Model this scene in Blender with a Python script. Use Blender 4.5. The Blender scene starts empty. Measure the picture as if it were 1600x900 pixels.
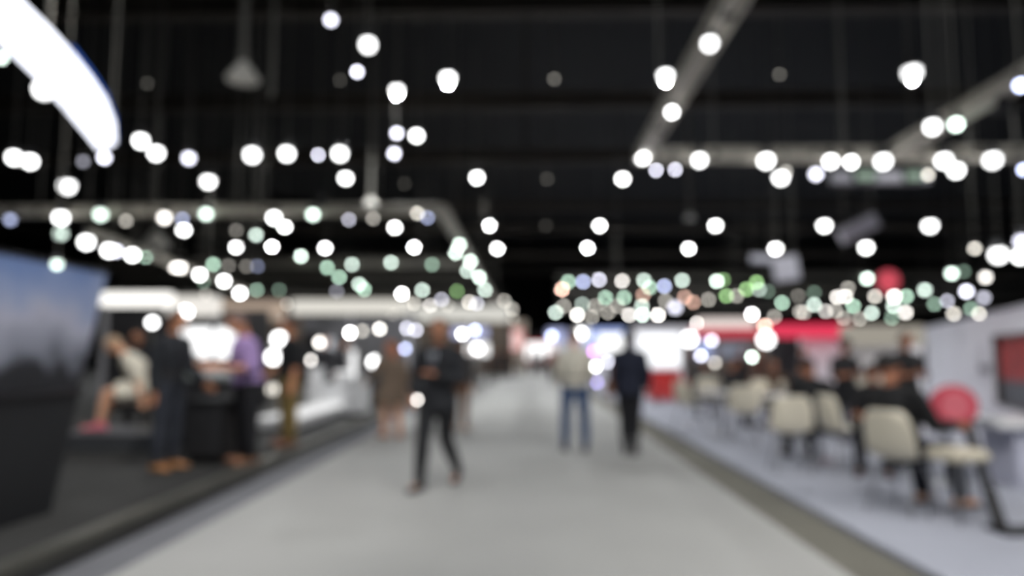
import bpy, bmesh, math, random
from mathutils import Vector, Matrix
random.seed(7)
C = bpy.context.scene.collection
S = bpy.context.scene
# ------------------------------------------------------------------ camera
F = 1100.0                      # focal length in pixels of a 1600 px wide frame
HX, HY = 822.0, 552.0           # where the aisle vanishes
EYE = Vector((0, 0, 1.45))
cd = bpy.data.cameras.new('camera'); cam = bpy.data.objects.new('camera', cd); C.objects.link(cam)
cd.sensor_width = 36; cd.lens = 36*F/1600; cd.clip_end = 400; cd.clip_start = .05
pitch = math.atan((HY-450)/F); yaw = math.atan((HX-800)/math.hypot(F, HY-450))
cam.location = EYE; cam.rotation_euler = (math.pi/2+pitch, 0, yaw)
cd.dof.use_dof = True; cd.dof.focus_distance = .3
cd.dof.aperture_fstop = cd.lens/1000/(2*24.5*.3/(2*F))
S.camera = cam
RM = cam.rotation_euler.to_matrix()
def ray(px, py): return RM @ Vector(((px-800)/F, -(py-450)/F, -1))
def at(px, py, Y): r = ray(px, py); return EYE + r*(Y/r.y)
def az(px, py, z): r = ray(px, py); return EYE + r*((z-EYE.z)/r.z)
# ------------------------------------------------------------------ world and exposure
w = bpy.data.worlds.new('world'); S.world = w; w.use_nodes = True
w.node_tree.nodes['Background'].inputs[0].default_value = (.75, .85, 1, 1)
w.node_tree.nodes['Background'].inputs[1].default_value = .004
S.view_settings.view_transform = 'Standard'; S.view_settings.look = 'None'
S.view_settings.exposure = 0; S.view_settings.gamma = 1; S.view_settings.use_curve_mapping = False
S.cycles.sample_clamp_indirect = 1.5; S.cycles.sample_clamp_direct = 0
S.cycles.use_denoising = True; S.cycles.max_bounces = 5; S.cycles.use_light_tree = True
S.cycles.caustics_reflective = False; S.cycles.caustics_refractive = False
POWER = 1250
# hall lighting: high bay lamps carry their own spot light (see high_bay below)

# ------------------------------------------------------------------ materials
MATS = {}
def lin(c): return tuple((x/255/12.92 if x <= 10 else ((x/255+.055)/1.055)**2.4) for x in c)
def mat(name, rgb, rough=.6, metal=0, var=.12, scale=6, bump=.0, spec=.5):
    if name in MATS: return MATS[name]
    m = bpy.data.materials.new(name); m.use_nodes = True; nt = m.node_tree
    b = nt.nodes['Principled BSDF']; c = lin(rgb)
    tc = nt.nodes.new('ShaderNodeTexCoord'); n = nt.nodes.new('ShaderNodeTexNoise')
    n.inputs['Scale'].default_value = scale; n.inputs['Detail'].default_value = 4
    nt.links.new(tc.outputs['Object'], n.inputs['Vector'])
    r = nt.nodes.new('ShaderNodeValToRGB'); nt.links.new(n.outputs['Fac'], r.inputs['Fac'])
    r.color_ramp.elements[0].position = .3; r.color_ramp.elements[1].position = .7
    r.color_ramp.elements[0].color = tuple(x*(1-var) for x in c)+(1,)
    r.color_ramp.elements[1].color = tuple(min(1, x*(1+var)) for x in c)+(1,)
    nt.links.new(r.outputs['Color'], b.inputs['Base Color'])
    b.inputs['Roughness'].default_value = rough; b.inputs['Metallic'].default_value = metal
    b.inputs['Specular IOR Level'].default_value = spec
    if bump:
        bp = nt.nodes.new('ShaderNodeBump'); bp.inputs['Strength'].default_value = bump; bp.inputs['Distance'].default_value = .01
        n2 = nt.nodes.new('ShaderNodeTexNoise'); n2.inputs['Scale'].default_value = 180
        nt.links.new(tc.outputs['Object'], n2.inputs['Vector'])
        nt.links.new(n2.outputs['Fac'], bp.inputs['Height']); nt.links.new(bp.outputs['Normal'], b.inputs['Normal'])
    MATS[name] = m; return m
def emat(name, rgb, strength, light=False):
    if name in MATS: return MATS[name]
    m = bpy.data.materials.new(name); m.use_nodes = True; nt = m.node_tree; nt.nodes.clear()
    o = nt.nodes.new('ShaderNodeOutputMaterial'); e = nt.nodes.new('ShaderNodeEmission')
    e.inputs[0].default_value = lin(rgb)+(1,); e.inputs[1].default_value = strength
    nt.links.new(e.outputs[0], o.inputs[0])
    if not light: m.cycles.emission_sampling = 'NONE'
    MATS[name] = m; return m

# ------------------------------------------------------------------ object helpers
def link(name, me, m=None, parent=None, loc=None):
    o = bpy.data.objects.new(name, me); C.objects.link(o)
    if m: me.materials.append(m)
    if parent: o.parent = parent
    if loc is not None: o.location = loc
    return o
def build(name, bm, m, parent=None, loc=None, smooth=True):
    bmesh.ops.recalc_face_normals(bm, faces=bm.faces[:])
    me = bpy.data.meshes.new(name); bm.to_mesh(me); bm.free()
    if smooth:
        for p in me.polygons: p.use_smooth = True
        me.set_sharp_from_angle(angle=math.radians(38))
    return link(name, me, m, parent, loc)
def tag(o, label, cat, group=None, kind=None):
    o['label'] = label; o['category'] = cat
    if group: o['group'] = group
    if kind: o['kind'] = kind
    return o
def thing(name, label, cat, loc=(0, 0, 0), rz=0, group=None):
    o = bpy.data.objects.new(name, None); C.objects.link(o); o.empty_display_size = .1
    o.location = loc; o.rotation_euler = (0, 0, rz); return tag(o, label, cat, group)
def struct(name, bm, m, parent=None, label=None):
    o = build(name, bm, m, parent, smooth=False)
    if not parent: o['kind'] = 'structure'
    if label: o['label'] = label
    return o
def dup(root, name=None):
    r = root.copy(); C.objects.link(r)
    for ch in list(root.children):
        c = ch.copy(); C.objects.link(c); c.parent = r
        for g in ch.children:
            d = g.copy(); C.objects.link(d); d.parent = c
    return r
def BM(): return bmesh.new()
def box(bm, x0, x1, y0, y1, z0, z1, bev=0):
    r = bmesh.ops.create_cube(bm, size=1); vs = r['verts']
    for v in vs:
        v.co = Vector(((x0+x1)/2+v.co.x*(x1-x0), (y0+y1)/2+v.co.y*(y1-y0), (z0+z1)/2+v.co.z*(z1-z0)))
    if bev:
        es = {e for v in vs for e in v.link_edges}
        bmesh.ops.bevel(bm, geom=list(es), offset=bev, segments=2, affect='EDGES')
    return bm
def bx(*a, **k): return box(BM(), *a, **k)
def frame_of(t, ref=Vector((1, 0, 0))):
    t = t.normalized(); s = ref - t*ref.dot(t)
    if s.length < 1e-3: s = Vector((0, 1, 0)) - t*t.y
    s.normalize(); return s, t.cross(s)
def loft(bm, pts, rad, ref=Vector((1, 0, 0)), seg=12, round_ends=True):
    """closed tube through pts; rad = (a, b) along ref and across it"""
    pts = [Vector(p) for p in pts]; rad = [(r, r) if not isinstance(r, tuple) else r for r in rad]
    ref = Vector(ref); rings = []
    n = len(pts)
    st = []
    for i in range(n):
        t = (pts[min(i+1, n-1)]-pts[max(i-1, 0)]).normalized(); st.append((pts[i], rad[i], t))
    if round_ends:
        p, r, t = st[0]; k = min(r)
        st = [(p-t*k*.92, (r[0]*.35, r[1]*.35), t), (p-t*k*.65, (r[0]*.75, r[1]*.75), t)]+st
        p, r, t = st[-1]; k = min(r)
        st += [(p+t*k*.65, (r[0]*.75, r[1]*.75), t), (p+t*k*.92, (r[0]*.35, r[1]*.35), t)]
    for p, r, t in st:
        s, u = frame_of(t, ref)
        rings.append([bm.verts.new(p+s*r[0]*math.cos(2*math.pi*j/seg)+u*r[1]*math.sin(2*math.pi*j/seg)) for j in range(seg)])
    for a, b in zip(rings, rings[1:]):
        for j in range(seg): bm.faces.new((a[j], a[(j+1) % seg], b[(j+1) % seg], b[j]))
    bm.faces.new(rings[0][::-1]); bm.faces.new(rings[-1])
    return bm
def tube(bm, pts, r, seg=8): return loft(bm, pts, [r]*len(pts) if not isinstance(r, list) else r, seg=seg, round_ends=False)
def ball(bm, c, r, M=None, u=14, v=10):
    q = bmesh.ops.create_uvsphere(bm, u_segments=u, v_segments=v, radius=1)
    r = r if isinstance(r, (tuple, list)) else (r, r, r)
    for x in q['verts']:
        d = Vector((x.co.x*r[0], x.co.y*r[1], x.co.z*r[2]))
        x.co = (M @ d if M else d)+Vector(c)
    return bm
def lathe(bm, prof, seg=20, c=(0, 0, 0)):
    c = Vector(c); rings = []
    for r, z in prof:
        rings.append([bm.verts.new(c+Vector((max(r, 1e-4)*math.cos(2*math.pi*j/seg), max(r, 1e-4)*math.sin(2*math.pi*j/seg), z))) for j in range(seg)])
    for a, b in zip(rings, rings[1:]):
        for j in range(seg): bm.faces.new((a[j], a[(j+1) % seg], b[(j+1) % seg], b[j]))
    bm.faces.new(rings[0][::-1]); bm.faces.new(rings[-1]); return bm
def prism(bm, poly, d0, d1, fn):
    """poly of (u, v); fn(u, v, d) -> world"""
    a = [bm.verts.new(fn(u, v, d0)) for u, v in poly]; b = [bm.verts.new(fn(u, v, d1)) for u, v in poly]
    n = len(poly)
    for i in range(n): bm.faces.new((a[i], a[(i+1) % n], b[(i+1) % n], b[i]))
    bm.faces.new(a[::-1]); bm.faces.new(b); return bm
ORD = ['first', 'second', 'third', 'fourth', 'fifth', 'sixth', 'seventh', 'eighth', 'ninth', 'tenth', 'eleventh', 'twelfth',
       'thirteenth', 'fourteenth', 'fifteenth', 'sixteenth', 'seventeenth', 'eighteenth', 'nineteenth', 'twentieth',
       'twenty-first', 'twenty-second', 'twenty-third', 'twenty-fourth', 'twenty-fifth', 'twenty-sixth', 'twenty-seventh', 'twenty-eighth', 'twenty-ninth', 'thirtieth']

# ------------------------------------------------------------------ the hall
black = mat('black_paint', (8, 10, 12), .8, var=.2, scale=.3)
m = mat('aisle_carpet', (169, 169, 167), .9, var=.05, scale=.7, bump=.5)
struct('floor', bx(-2.72, 2.12, -6, 110, -.1, 0), m, label='pale grey carpet of the centre aisle')
m = mat('edge_carpet', (112, 113, 118), .9, var=.1, scale=1.2, bump=.5)
struct('floor_edge_strip', bx(-3.12, -2.72, -6, 110, -.1, 0), m, label='darker grey carpet strip along the black stage')
m = mat('olive_carpet', (108, 106, 97), .9, var=.1, scale=1.2, bump=.5)
struct('floor_olive_strip', bx(2.12, 2.6, -6, 110, -.1, 0), m, label='olive grey carpet strip along the pale booth floor')
m = mat('booth_carpet', (162, 165, 177), .85, var=.06, scale=.8, bump=.4)
struct('floor_booth_right', bx(2.6, 45, -6, 110, -.1, .05), m, label='pale bluish booth floor on the right of the aisle')
m = mat('stage_carpet', (52, 52, 51), .75, var=.15, scale=1, bump=.4)
struct('floor_stage_left', bx(-45, -3.30, -6, 110, -.1, .10), m, label='charcoal stage floor on the left of the aisle')
m = mat('stage_skirt', (9, 9, 10), .6)
struct('trim_1', bx(-3.30, -3.12, -6, 110, -.05, .02), m, label='black skirting of the stage edge')
m = mat('stage_trim', (120, 119, 112), .4, metal=.6, scale=2)
struct('trim_2', bx(-3.41, -3.27, -6, 110, .021, .108, bev=.004), m, label='dull metal nosing along the stage edge')
struct('ceiling', bx(-60, 60, -12, 112, 14, 14.3), black)
struct('wall_far', bx(-60, 60, 110, 110.4, 0, 14), black)
struct('wall_left', bx(-60.3, -60, -12, 112, 0, 14), black)
struct('wall_right', bx(60, 60.3, -12, 112, 0, 14), black)
struct('wall_back', bx(-60, 60, -12.4, -12, 0, 14), black)
beam_m = mat('roof_beam_paint', (66, 61, 54), .7, scale=1)
def roof_beam(py, z=10.6, x0=-55, x1=55, h=.6, n=[3]):
    p = az(800, py, z); Y = p.y; bm = BM()
    box(bm, x0, x1, Y-.2, Y+.2, z-h/2, z-h/2+.06); box(bm, x0, x1, Y-.2, Y+.2, z+h/2-.06, z+h/2); box(bm, x0, x1, Y-.04, Y+.04, z-h/2, z+h/2)
    k = x0
    while k < x1: box(bm, k, k+.05, Y-.18, Y+.18, z-h/2, z+h/2); k += 2.5
    for x in (-40, -20, 0, 20, 40): box(bm, x-.05, x+.05, Y-.05, Y+.05, z+h/2, 14)
    o = struct('trim_%d' % n[0], bm, beam_m, label='steel roof beam under the black ceiling'); n[0] += 1
    return Y
for py in (-60, 6, 158, 245, 322, 358, 400, 425): roof_beam(py)

# ------------------------------------------------------------------ hanging beams of the booths
alu = mat('aluminium_beam', (185, 180, 168), .45, metal=.15, scale=3)
alu_far = mat('dimmed_beam', (78, 75, 68), .6, scale=3)  # aluminium copy darkened: the far trusses' dim light is put into the colour
rodm = mat('steel_rod', (120, 118, 112), .5, metal=.3)
cap_m = mat('black_plastic', (22, 22, 24), .5)
def truss(p0, p1, label, wdt=.19, cables=3, zc=14, m=None, group=None):
    m = m or (alu if wdt < .25 else alu_far)
    p0 = Vector(p0); p1 = Vector(p1); d = p1-p0; L = d.length
    t = thing('lighting_truss', label, 'truss', p0, math.atan2(d.y, d.x), group)
    h = wdt/2; bm = BM()
    box(bm, 0, L, -h*.8, h*.8, -h*.8, h*.8, bev=.01); build('beam', bm, m, t)
    bm = BM()
    for sy in (-1, 1):
        for sz in (-1, 1): tube(bm, [(0, sy*h, sz*h), (L, sy*h, sz*h)], .028, 8)
    build('chord', bm, m, t)
    for s in (0, L): build('end_cap', bx(s-.03, s+.03, -h*1.15, h*1.15, -h*1.15, h*1.15, bev=.01), m, t)
    for i in range(cables):
        x = L*(i+.5)/cables
        build('hanging_cable', tube(BM(), [(x, 0, h), (x, 0, zc-p0.z)], .012, 6), rodm, t)
        build('clamp', bx(x-.05, x+.05, -h*1.1, h*1.1, -h*1.1, h*1.25, bev=.01), cap_m, t)
    return t
ZT = 5.0
c1 = az(1003, 243, ZT)
truss((c1.x, 1.5, ZT), (c1.x, c1.y+.13, ZT), 'long grey truss running over the right edge of the aisle, nearest the camera')
truss((c1.x+.13, c1.y, ZT), (11.5, c1.y, ZT), 'grey truss crossing over the right booth with a row of bright spotlights', cables=4)
c2 = az(1410, 230, ZT); c2b = az(1600, 105, ZT)
truss((c2b.x, 2.5, ZT), (c2.x, c1.y-.14, ZT), 'grey truss over the seating area, right of the aisle truss')
l1 = az(690, 328, ZT)
truss((-16.5, l1.y, ZT), (l1.x-.13, l1.y, ZT), 'brownish grey truss crossing over the left booths', cables=5)
truss((l1.x, l1.y-.13, ZT), (l1.x, 60, ZT), 'grey truss receding over the left edge of the aisle', cables=6)
ZF = 4.9
LT = [(27, 'second'), (33, 'third'), (41, 'fourth'), (52, 'fifth')]
RT = [(32, 'second'), (38.5, 'third'), (46, 'fourth'), (56, 'fifth')]
truss((-11.5, 18.2, 4.62), (-14.3, 36, 4.62), 'slim truss slanting back over the left booths with a row of white spotlights', wdt=.14, cables=3)
for Y, k in LT: truss((-4.5-Y*.45, Y, ZF), (l1.x-.2, Y, ZF), 'far grey cross truss over the left booths, %s row from the camera' % k, cables=4, wdt=.28)
for Y, k in RT: truss((at(872, 500, Y).x, Y, ZF), (4.5+Y*.6, Y, ZF), 'far grey cross truss over the right booths, %s row from the camera' % k, cables=4, wdt=.28)

# ------------------------------------------------------------------ lamps
lens_me = bpy.data.meshes.new('lens'); b_ = BM(); ball(b_, (0, 0, 0), .5, u=16, v=10); b_.to_mesh(lens_me); b_.free()
for p in lens_me.polygons: p.use_smooth = True
def mesh_of(bm, name, m):
    bmesh.ops.recalc_face_normals(bm, faces=bm.faces[:])
    me = bpy.data.meshes.new(name); bm.to_mesh(me); bm.free(); me.materials.append(m)
    for p in me.polygons: p.use_smooth = True
    me.set_sharp_from_angle(angle=math.radians(35)); return me
grey_h = mat('lamp_housing', (70, 70, 72), .5, metal=.3)
spot_me = mesh_of(lathe(BM(), [(.33, .30), (.50, .33), (.58, .42), (.46, .62), (.40, .95), (.30, 1.08), (.08, 1.12)], 14), 'housing', grey_h)
bay_me = mesh_of(lathe(BM(), [(.40, .18), (.62, .20), (.66, .26), (.50, .48), (.26, .62), (.26, 1.0), (.10, 1.06)], 16), 'reflector', grey_h)
yoke_me = mesh_of(box(box(box(BM(), -.62, -.56, -.05, .05, .6, 1.3), .56, .62, -.05, .05, .6, 1.3), -.62, .62, -.05, .05, 1.26, 1.33), 'yoke', cap_m)
brk_me = mesh_of(box(BM(), -.5, .5, 0, 1, -.5, .5), 'bracket', cap_m)
rod_me = mesh_of(tube(BM(), [(0, 0, 0), (0, 0, 1)], .5, 6), 'rod', rodm)
COL = {'w': (255, 255, 255), 'c': (255, 250, 244), 'v': (238, 238, 255), 'b': (200, 210, 250), 'g': (220, 240, 228), 'G': (150, 195, 130),
       'y': (215, 210, 200), 'm': (232, 150, 255), 'p': (255, 205, 185), 'd': (180, 215, 192), 'u': (190, 175, 255)}
CN = {'w': 'white', 'c': 'warm white', 'v': 'cool white', 'b': 'blue', 'g': 'pale green', 'G': 'bright green', 'y': 'greyish', 'm': 'magenta',
      'p': 'peach', 'd': 'dull green', 'u': 'violet'}
def lens_mat(col, b, dpx):
    st = b*((24+dpx*.4)/dpx)**2
    k = round(math.log(max(st, .02), 1.25)); st = 1.25**k
    return emat('lamp_%s_%d' % (CN[col].replace(' ', '_'), k), COL[col], st)
def lens(parent, d, col, b, dpx, name='lens', z=0):
    o = bpy.data.objects.new(name, lens_me); C.objects.link(o); o.parent = parent; o.scale = (d, d, d); o.location = (0, 0, z)
    m = lens_mat(col, b, dpx)
    if not lens_me.materials: lens_me.materials.append(m)
    o.material_slots[0].link = 'OBJECT'; o.material_slots[0].material = m
    return o
def part(name, me, parent, sc, loc=(0, 0, 0)):
    o = bpy.data.objects.new(name, me); C.objects.link(o); o.parent = parent; o.scale = sc; o.location = loc; return o
def lamp(p, d, col, b, label, group, ztop, small=False, housing=True, brk=0):
    dpx = d*F/p.y
    t = thing('spotlight', label, 'spotlight', p, 0, group)
    lens(t, d, col, b, dpx)
    if housing:
        part('housing', spot_me, t, (d, d, d))
        if not small: part('yoke', yoke_me, t, (d, d, d))
        if ztop > p.z+1.2*d: part('hanging_rod', rod_me, t, (.03 if p.y > 6 else .008, .03 if p.y > 6 else .008, ztop-p.z-1.05*d), (0, 0, 1.05*d))
    if brk: part('bracket', brk_me, t, (.05, brk, .05), (0, 0, max(ztop-p.z, 0)))
    return t
LN = {'W': 2.6, 'B': 1.3, 'M': .75, 'L': .4, 'D': .16, 'X': .05}
def parse(s):
    out = []
    for e in s.split(';'):
        e = e.split()
        if len(e) >= 4: out.append((float(e[0]), float(e[1]), float(e[2]), e[3][0], LN[e[3][1]]))
    return sorted(out)
# px py disc-diameter colour+level
def row(s, z, where, group, ztop, trusses=None):
    lst = parse(s)
    for i, (px, py, D, col, b) in enumerate(lst):
        if trusses:
            Y = min(trusses, key=lambda q: abs(at(px, py, q).z-4.55)); p = at(px, py, Y-.24)
            zt = max(p.z+.05, ztop)
        else: p = az(px, py, z); zt = ztop
        d = max(D-22, 5.5)*p.y/F
        k = i if i < (len(lst)+1)//2 else None
        pos = ('%s from the left' % ORD[i]) if k is not None else ('%s from the right' % ORD[len(lst)-1-i])
        st = '' if b > .6 else 'dim '
        lamp(p, d, col, b, '%s%s spotlight %s, %s' % (st, CN[col], where, pos), group, zt, small=p.y > 22, brk=.2 if trusses else 0)
row('1004 246 36 wW;1093 250 37 wW;1197 251 39 wW;1298 252 36 wW;1330 253 34 wW;1380 252 40 wW;1475 251 40 wW;1494 266 38 wW;1551 250 42 wW;1599 265 30 bB',
    ZT-.22, 'under the near right cross truss', 'spotlights of the near right truss', ZT, [c1.y])
row('1025 266 27 vM;1055 265 27 vM;1228 268 28 yL;1275 272 34 vB;1450 273 29 yM', ZT-.35, 'just below the near right truss row', 'small lamps below the near right truss', ZT, [c1.y])
row('1109 68 42 wW;1050 175 34 wW', ZT-.22, 'on the aisle truss at the right', 'spotlights of the aisle truss', ZT)
row('1457 198 40 wW;1494 194 36 gW;1595 133 36 bW', ZT-.22, 'on the truss over the seating area', 'spotlights of the seating truss', 14)
row('220 220 38 wW;244 239 38 wW;163 246 33 vB;130 252 30 vD;295 247 34 vB;394 242 40 wW;448 240 38 wW;497 242 27 vM;531 240 38 wW;22 246 38 wW;47 252 38 wW',
    6.3, 'in the high row over the left stage', 'spotlights of the high left row', 14)
row('620 208 30 vB;651 212 34 wW;616 240 31 vB;575 70 42 wW;517 31 34 vB;558 112 30 vB', 7.4, 'in the high cluster beside the hanging pole', 'spotlights high over the aisle', 14)
row('68 140 48 wW;2 90 34 gB', 5.1, 'beside the glowing arch', 'spotlights at the glowing arch', 14)
row('95 340 38 wW;157 335 36 gB;197 345 29 yL;257 340 34 cB;285 342 28 bL;322 334 34 gB;428 340 34 wW;489 335 33 gB;545 343 26 vL;583 341 25 yL;652 333 27 yM;668 340 25 bL;16 343 32 bL',
    ZT-.2, 'under the left cross truss', 'spotlights of the left cross truss', ZT, [l1.y])
row('95 365 35 gM;135 378 38 wW;170 391 36 wW;182 392 32 vB;207 398 34 wW;228 402 26 dL;282 418 32 cB;273 418 28 cM;312 429 31 wW;350 439 31 wW;375 458 31 wW;333 413 29 dM;357 415 25 yD;385 416 25 yD;402 416 25 bD;400 367 29 gM;369 360 27 yD;318 440 25 dD;401 453 25 dL;322 460 24 yD',
    4.4, 'in the slanting left row', 'spotlights of the slanting left row', 14)
lt = [t[0] for t in LT]; rt = [t[0] for t in RT]
row('470 400 28 gB;511 418 27 dM;550 413 28 gM;530 433 26 dM;611 410 27 gM;675 413 25 dL;561 444 27 gM;569 452 25 dM;526 455 24 vD;436 453 25 dD;545 470 25 gM;550 487 26 vB;628 459 27 wW;660 453 26 gM;714 455 24 GL;447 475 25 yL;480 470 25 yD',
    4, 'over the left booth middle', 'far spotlights over the left booths', ZF, lt)
row('718 382 29 gB;712 395 28 gB;735 408 27 gB;730 423 26 gM;749 433 26 gB;758 453 25 gM', ZT-.25, 'under the receding left truss', 'spotlights of the receding left truss', ZT-.1)
row('570 480 27 cB;583 473 26 yM;614 474 24 yL;614 493 24 yL;647 474 24 yL;658 484 27 gB;672 478 27 cM;690 485 25 yL;733 472 25 yM;772 484 32 cB;745 474 24 vL;800 483 24 yL;801 498 24 yD;788 470 24 yL;700 478 25 yL;593 487 24 vL;690 468 24 vL;636 487 24 yL;720 492 24 cL',
    4, 'in the far left band', 'spotlights of the dense left band', ZF, lt)
row('888 440 26 dM;878 452 25 pB;911 440 26 bM;936 437 26 vM;972 439 25 cM;1006 438 26 gM;1015 449 25 dM;1038 447 25 bM;1066 438 27 gM;1120 439 27 gB;1130 437 26 GL;1166 452 26 GM;1135 462 26 GM;1182 441 27 GM;1186 452 26 gL;1151 462 25 yL;946 465 25 dM;975 465 25 dM;910 475 26 gL;881 478 26 yL;902 492 25 cB;868 488 26 gM;1005 461 26 pL;1003 478 25 gM;983 492 25 cM;950 488 25 yL',
    4, 'in the swarm nearest the aisle', 'far spotlights over the right booths', ZF, rt)
row('1004 492 26 gB;1028 492 26 cB;1055 480 34 vM;1070 464 27 pL;1083 472 26 pL;1107 468 27 yL;1106 500 25 cM;1175 491 27 wW;1222 473 27 dM;1210 495 25 yL;1195 509 30 pB;1128 501 30 cB;1145 502 28 cB;1090 505 27 cB;1200 455 25 dD;1250 487 27 yL;1247 462 26 yD;965 478 25 yL;930 478 25 yL;1040 470 25 yL;925 495 25 yL',
    4, 'amid the right swarm', 'far spotlights amid the right swarm', ZF, rt)
row('1272 457 26 dD;1272 476 28 gM;1256 488 26 yL;1290 486 27 cL;1305 485 27 yL;1308 464 27 cM;1321 463 28 cM;1333 478 25 dM;1325 450 25 yL;1318 497 25 yL;1343 498 26 yL;1358 512 24 uM;1355 435 30 gB;1367 463 27 yM;1397 463 30 cB;1416 463 28 dM;1396 478 27 gM;1415 488 29 cM;1362 489 28 gM;1393 497 24 dL',
    4, 'in the swarm above the white wall', 'far spotlights above the white wall', ZF, rt)
row('1445 453 30 gM;1460 475 28 dL;1487 427 31 gB;1506 424 28 dD;1540 433 31 cM;1510 455 31 vB;1537 465 31 vL;1490 490 29 yM;1517 482 28 dL;1530 490 27 yM;1523 388 29 yM;1560 398 42 wW;1597 377 38 vB;1594 400 38 wW;1480 470 25 vL',
    4.7, 'beyond the tall white wall', 'spotlights beyond the white wall', 14)

p = at(89, 413, 5.2); lamp(p, .055, 'g', .9, 'pale green spotlight hanging in front of the printed sky wall', None, 14)
# high bay lamps of the hall: real lamps with a light inside
def high_bay(px, py, D, b, label, group, z=10.0, light=True, col='w'):
    p = az(px, py, z); d = max(D-22, 6)*p.y/F
    t = thing('high_bay_lamp', label, 'lamp', p, 0, group)
    lens(t, d, col, b, d*F/p.y, 'bulb')
    part('reflector', bay_me, t, (d, d, d)); part('hanging_rod', rod_me, t, (.05, .05, 14-p.z-.8*d), (0, 0, .8*d))
    if light: spot(t, (0, 0, -.02-d/2))
    return t
def spot(parent, loc, power=POWER, ang=150, col=(.97, .99, 1)):
    ld = bpy.data.lights.new('light', 'SPOT'); ld.energy = power; ld.spot_size = math.radians(ang); ld.spot_blend = .6
    ld.shadow_soft_size = .06; ld.color = col
    o = bpy.data.objects.new('lamp_light', ld); C.objects.link(o); o.location = loc
    if parent: o.parent = parent
    o.visible_camera = True
    return o
rows = [('first', '620 141 36;700 122 39;1040 118 40;1425 113 46'), ('second', '105 290 42;325 283 38;540 278 34;745 277 33;973 279 33;1220 277 38'),
        ('third', '287 359 33;445 354 30;617 355 30;765 352 25;937 352 30;1118 352 31;1288 352 34;1453 352 37'),
        ('fourth', '369 386 30;425 385 28;508 387 29;647 386 28;777 388 29;918 387 28;1076 388 29;1212 388 32;1353 386 34')]
for k, s in rows:
    L = [list(map(float, e.split())) for e in s.split(';')]
    for i, (px, py, D) in enumerate(L):
        high_bay(px, py, D, 2.6, 'bright white high bay lamp in the %s row under the roof, %s from the left' % (k, ORD[i]), 'high bay lamps')
for i, (px, py, b, wh) in enumerate([(230, 130, .04, 'near the glowing arch'), (532, 125, .07, 'between two bright lamps near the hanging pole'), (866, 123, .12, 'alone over the middle of the aisle'),
                          (1218, 116, .1, 'alone between the two right trusses'), (855, 279, .05, 'in the middle of the second lamp row'), (853, 352, .025, 'in the middle of the third lamp row'), (632, 287, .03, 'just behind the hanging pole')]):
    high_bay(px, py, 26, b, 'very dim round lamp under the roof %s' % wh, 'dim roof lamps', light=False, col='y')
# unseen lamps of the same kind, added around the viewer for more light
for i, (x, y) in enumerate([(-9, 3), (-3.5, 6), (2.5, 6), (9, 3), (-8, -6), (0, -4), (8, -6), (14, 10), (-14, 10)]):
    d = .5; t = thing('high_bay_lamp', 'unseen high bay lamp added above the viewer, %s of nine' % ORD[i], 'lamp', (x, y, 12.5), 0, 'unseen lamps added above the viewer')
    lens(t, d, 'w', 2.6, 20, 'bulb'); part('reflector', bay_me, t, (d, d, d)); part('hanging_rod', rod_me, t, (.05, .05, 1.1), (0, 0, .4))
    spot(t, (0, 0, -.35), POWER*(.85 if y < 0 else .36))

# flood lamps added to brighten the booths and the print wall
for i, (x, y, z, rx, rz, pw) in enumerate([(c1.x, 3.6, 4.75, 35, -30, 420), (c2b.x, 3.6, 4.75, 40, 10, 420), (c2.x, 9.5, 4.75, 40, -20, 350), (-1.2, 4.6, 6.2, 48, 80, 850), (l1.x-2.5, 15.5, 4.75, 35, 10, 350), (-8, 12.5, 5.6, 35, 20, 300)]):
    t = thing('flood_lamp', 'small black flood lamp added to brighten booths and sky wall, %s of six' % ORD[i], 'lamp', (x, y, z)); t.rotation_euler = (math.radians(rx), 0, math.radians(rz))
    build('housing', lathe(BM(), [(.03, .22), (.08, .20), (.10, .06), (.12, -.02), (.11, -.02), (.09, .04), (.03, .05)], 14), cap_m, t)
    spot(t, (0, 0, -.06), pw, 120, (1, .97, .93))
# ------------------------------------------------------------------ glowing arch top left
def arch():
    t = thing('curved_lightbox', 'huge glowing white curved lightbox band hanging over the left stage', 'lightbox', (-5, 7, 4.3))
    off = Vector((-5, 7, 4.3))
    top = [(-150, -190), (-60, -95), (24, 0), (70, 45), (102, 80), (132, 118), (155, 152), (170, 190), (172, 222)]
    bot = [(-150, -60), (-70, 5), (0, 66), (48, 112), (75, 140), (98, 166), (120, 192), (140, 216), (152, 232)]
    dep = [4.6, 5.2, 5.9, 6.5, 7.0, 7.6, 8.2, 8.9, 9.4]
    A = [at(x, y, d) for (x, y), d in zip(top, dep)]; B = [at(x, y, d) for (x, y), d in zip(bot, dep)]
    bk = Vector((.05, .07, 0))
    def strip(P, Q, R, S_):
        bm = BM(); rs = [[bm.verts.new(v-off) for v in q] for q in zip(P, Q, R, S_)]
        for a, b in zip(rs, rs[1:]):
            for j in range(4): bm.faces.new((a[j], a[(j+1) % 4], b[(j+1) % 4], b[j]))
        bm.faces.new(rs[0][::-1]); bm.faces.new(rs[-1]); return bm
    build('diffuser', strip(A, B, [b+bk*.8 for b in B], [a+bk*.8 for a in A]), emat('arch_glow', (240, 243, 255), 2.6, light=True), t)
    up = Vector((0, 0, .07)); Q = A[4:]
    build('blue_edge', strip([a+bk*.9 for a in Q], [a+bk*.9+up for a in Q], [a+up for a in Q], Q), emat('arch_blue', (70, 115, 215), .7), t)['label'] = 'blue glowing upper rim'
    for i in (3, 7): build('hanging_cable', tube(BM(), [A[i]+bk*.5-off, A[i]+bk*.5+Vector((0, 0, 14-A[i].z))-off], .015, 6), rodm, t)
arch()

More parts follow.
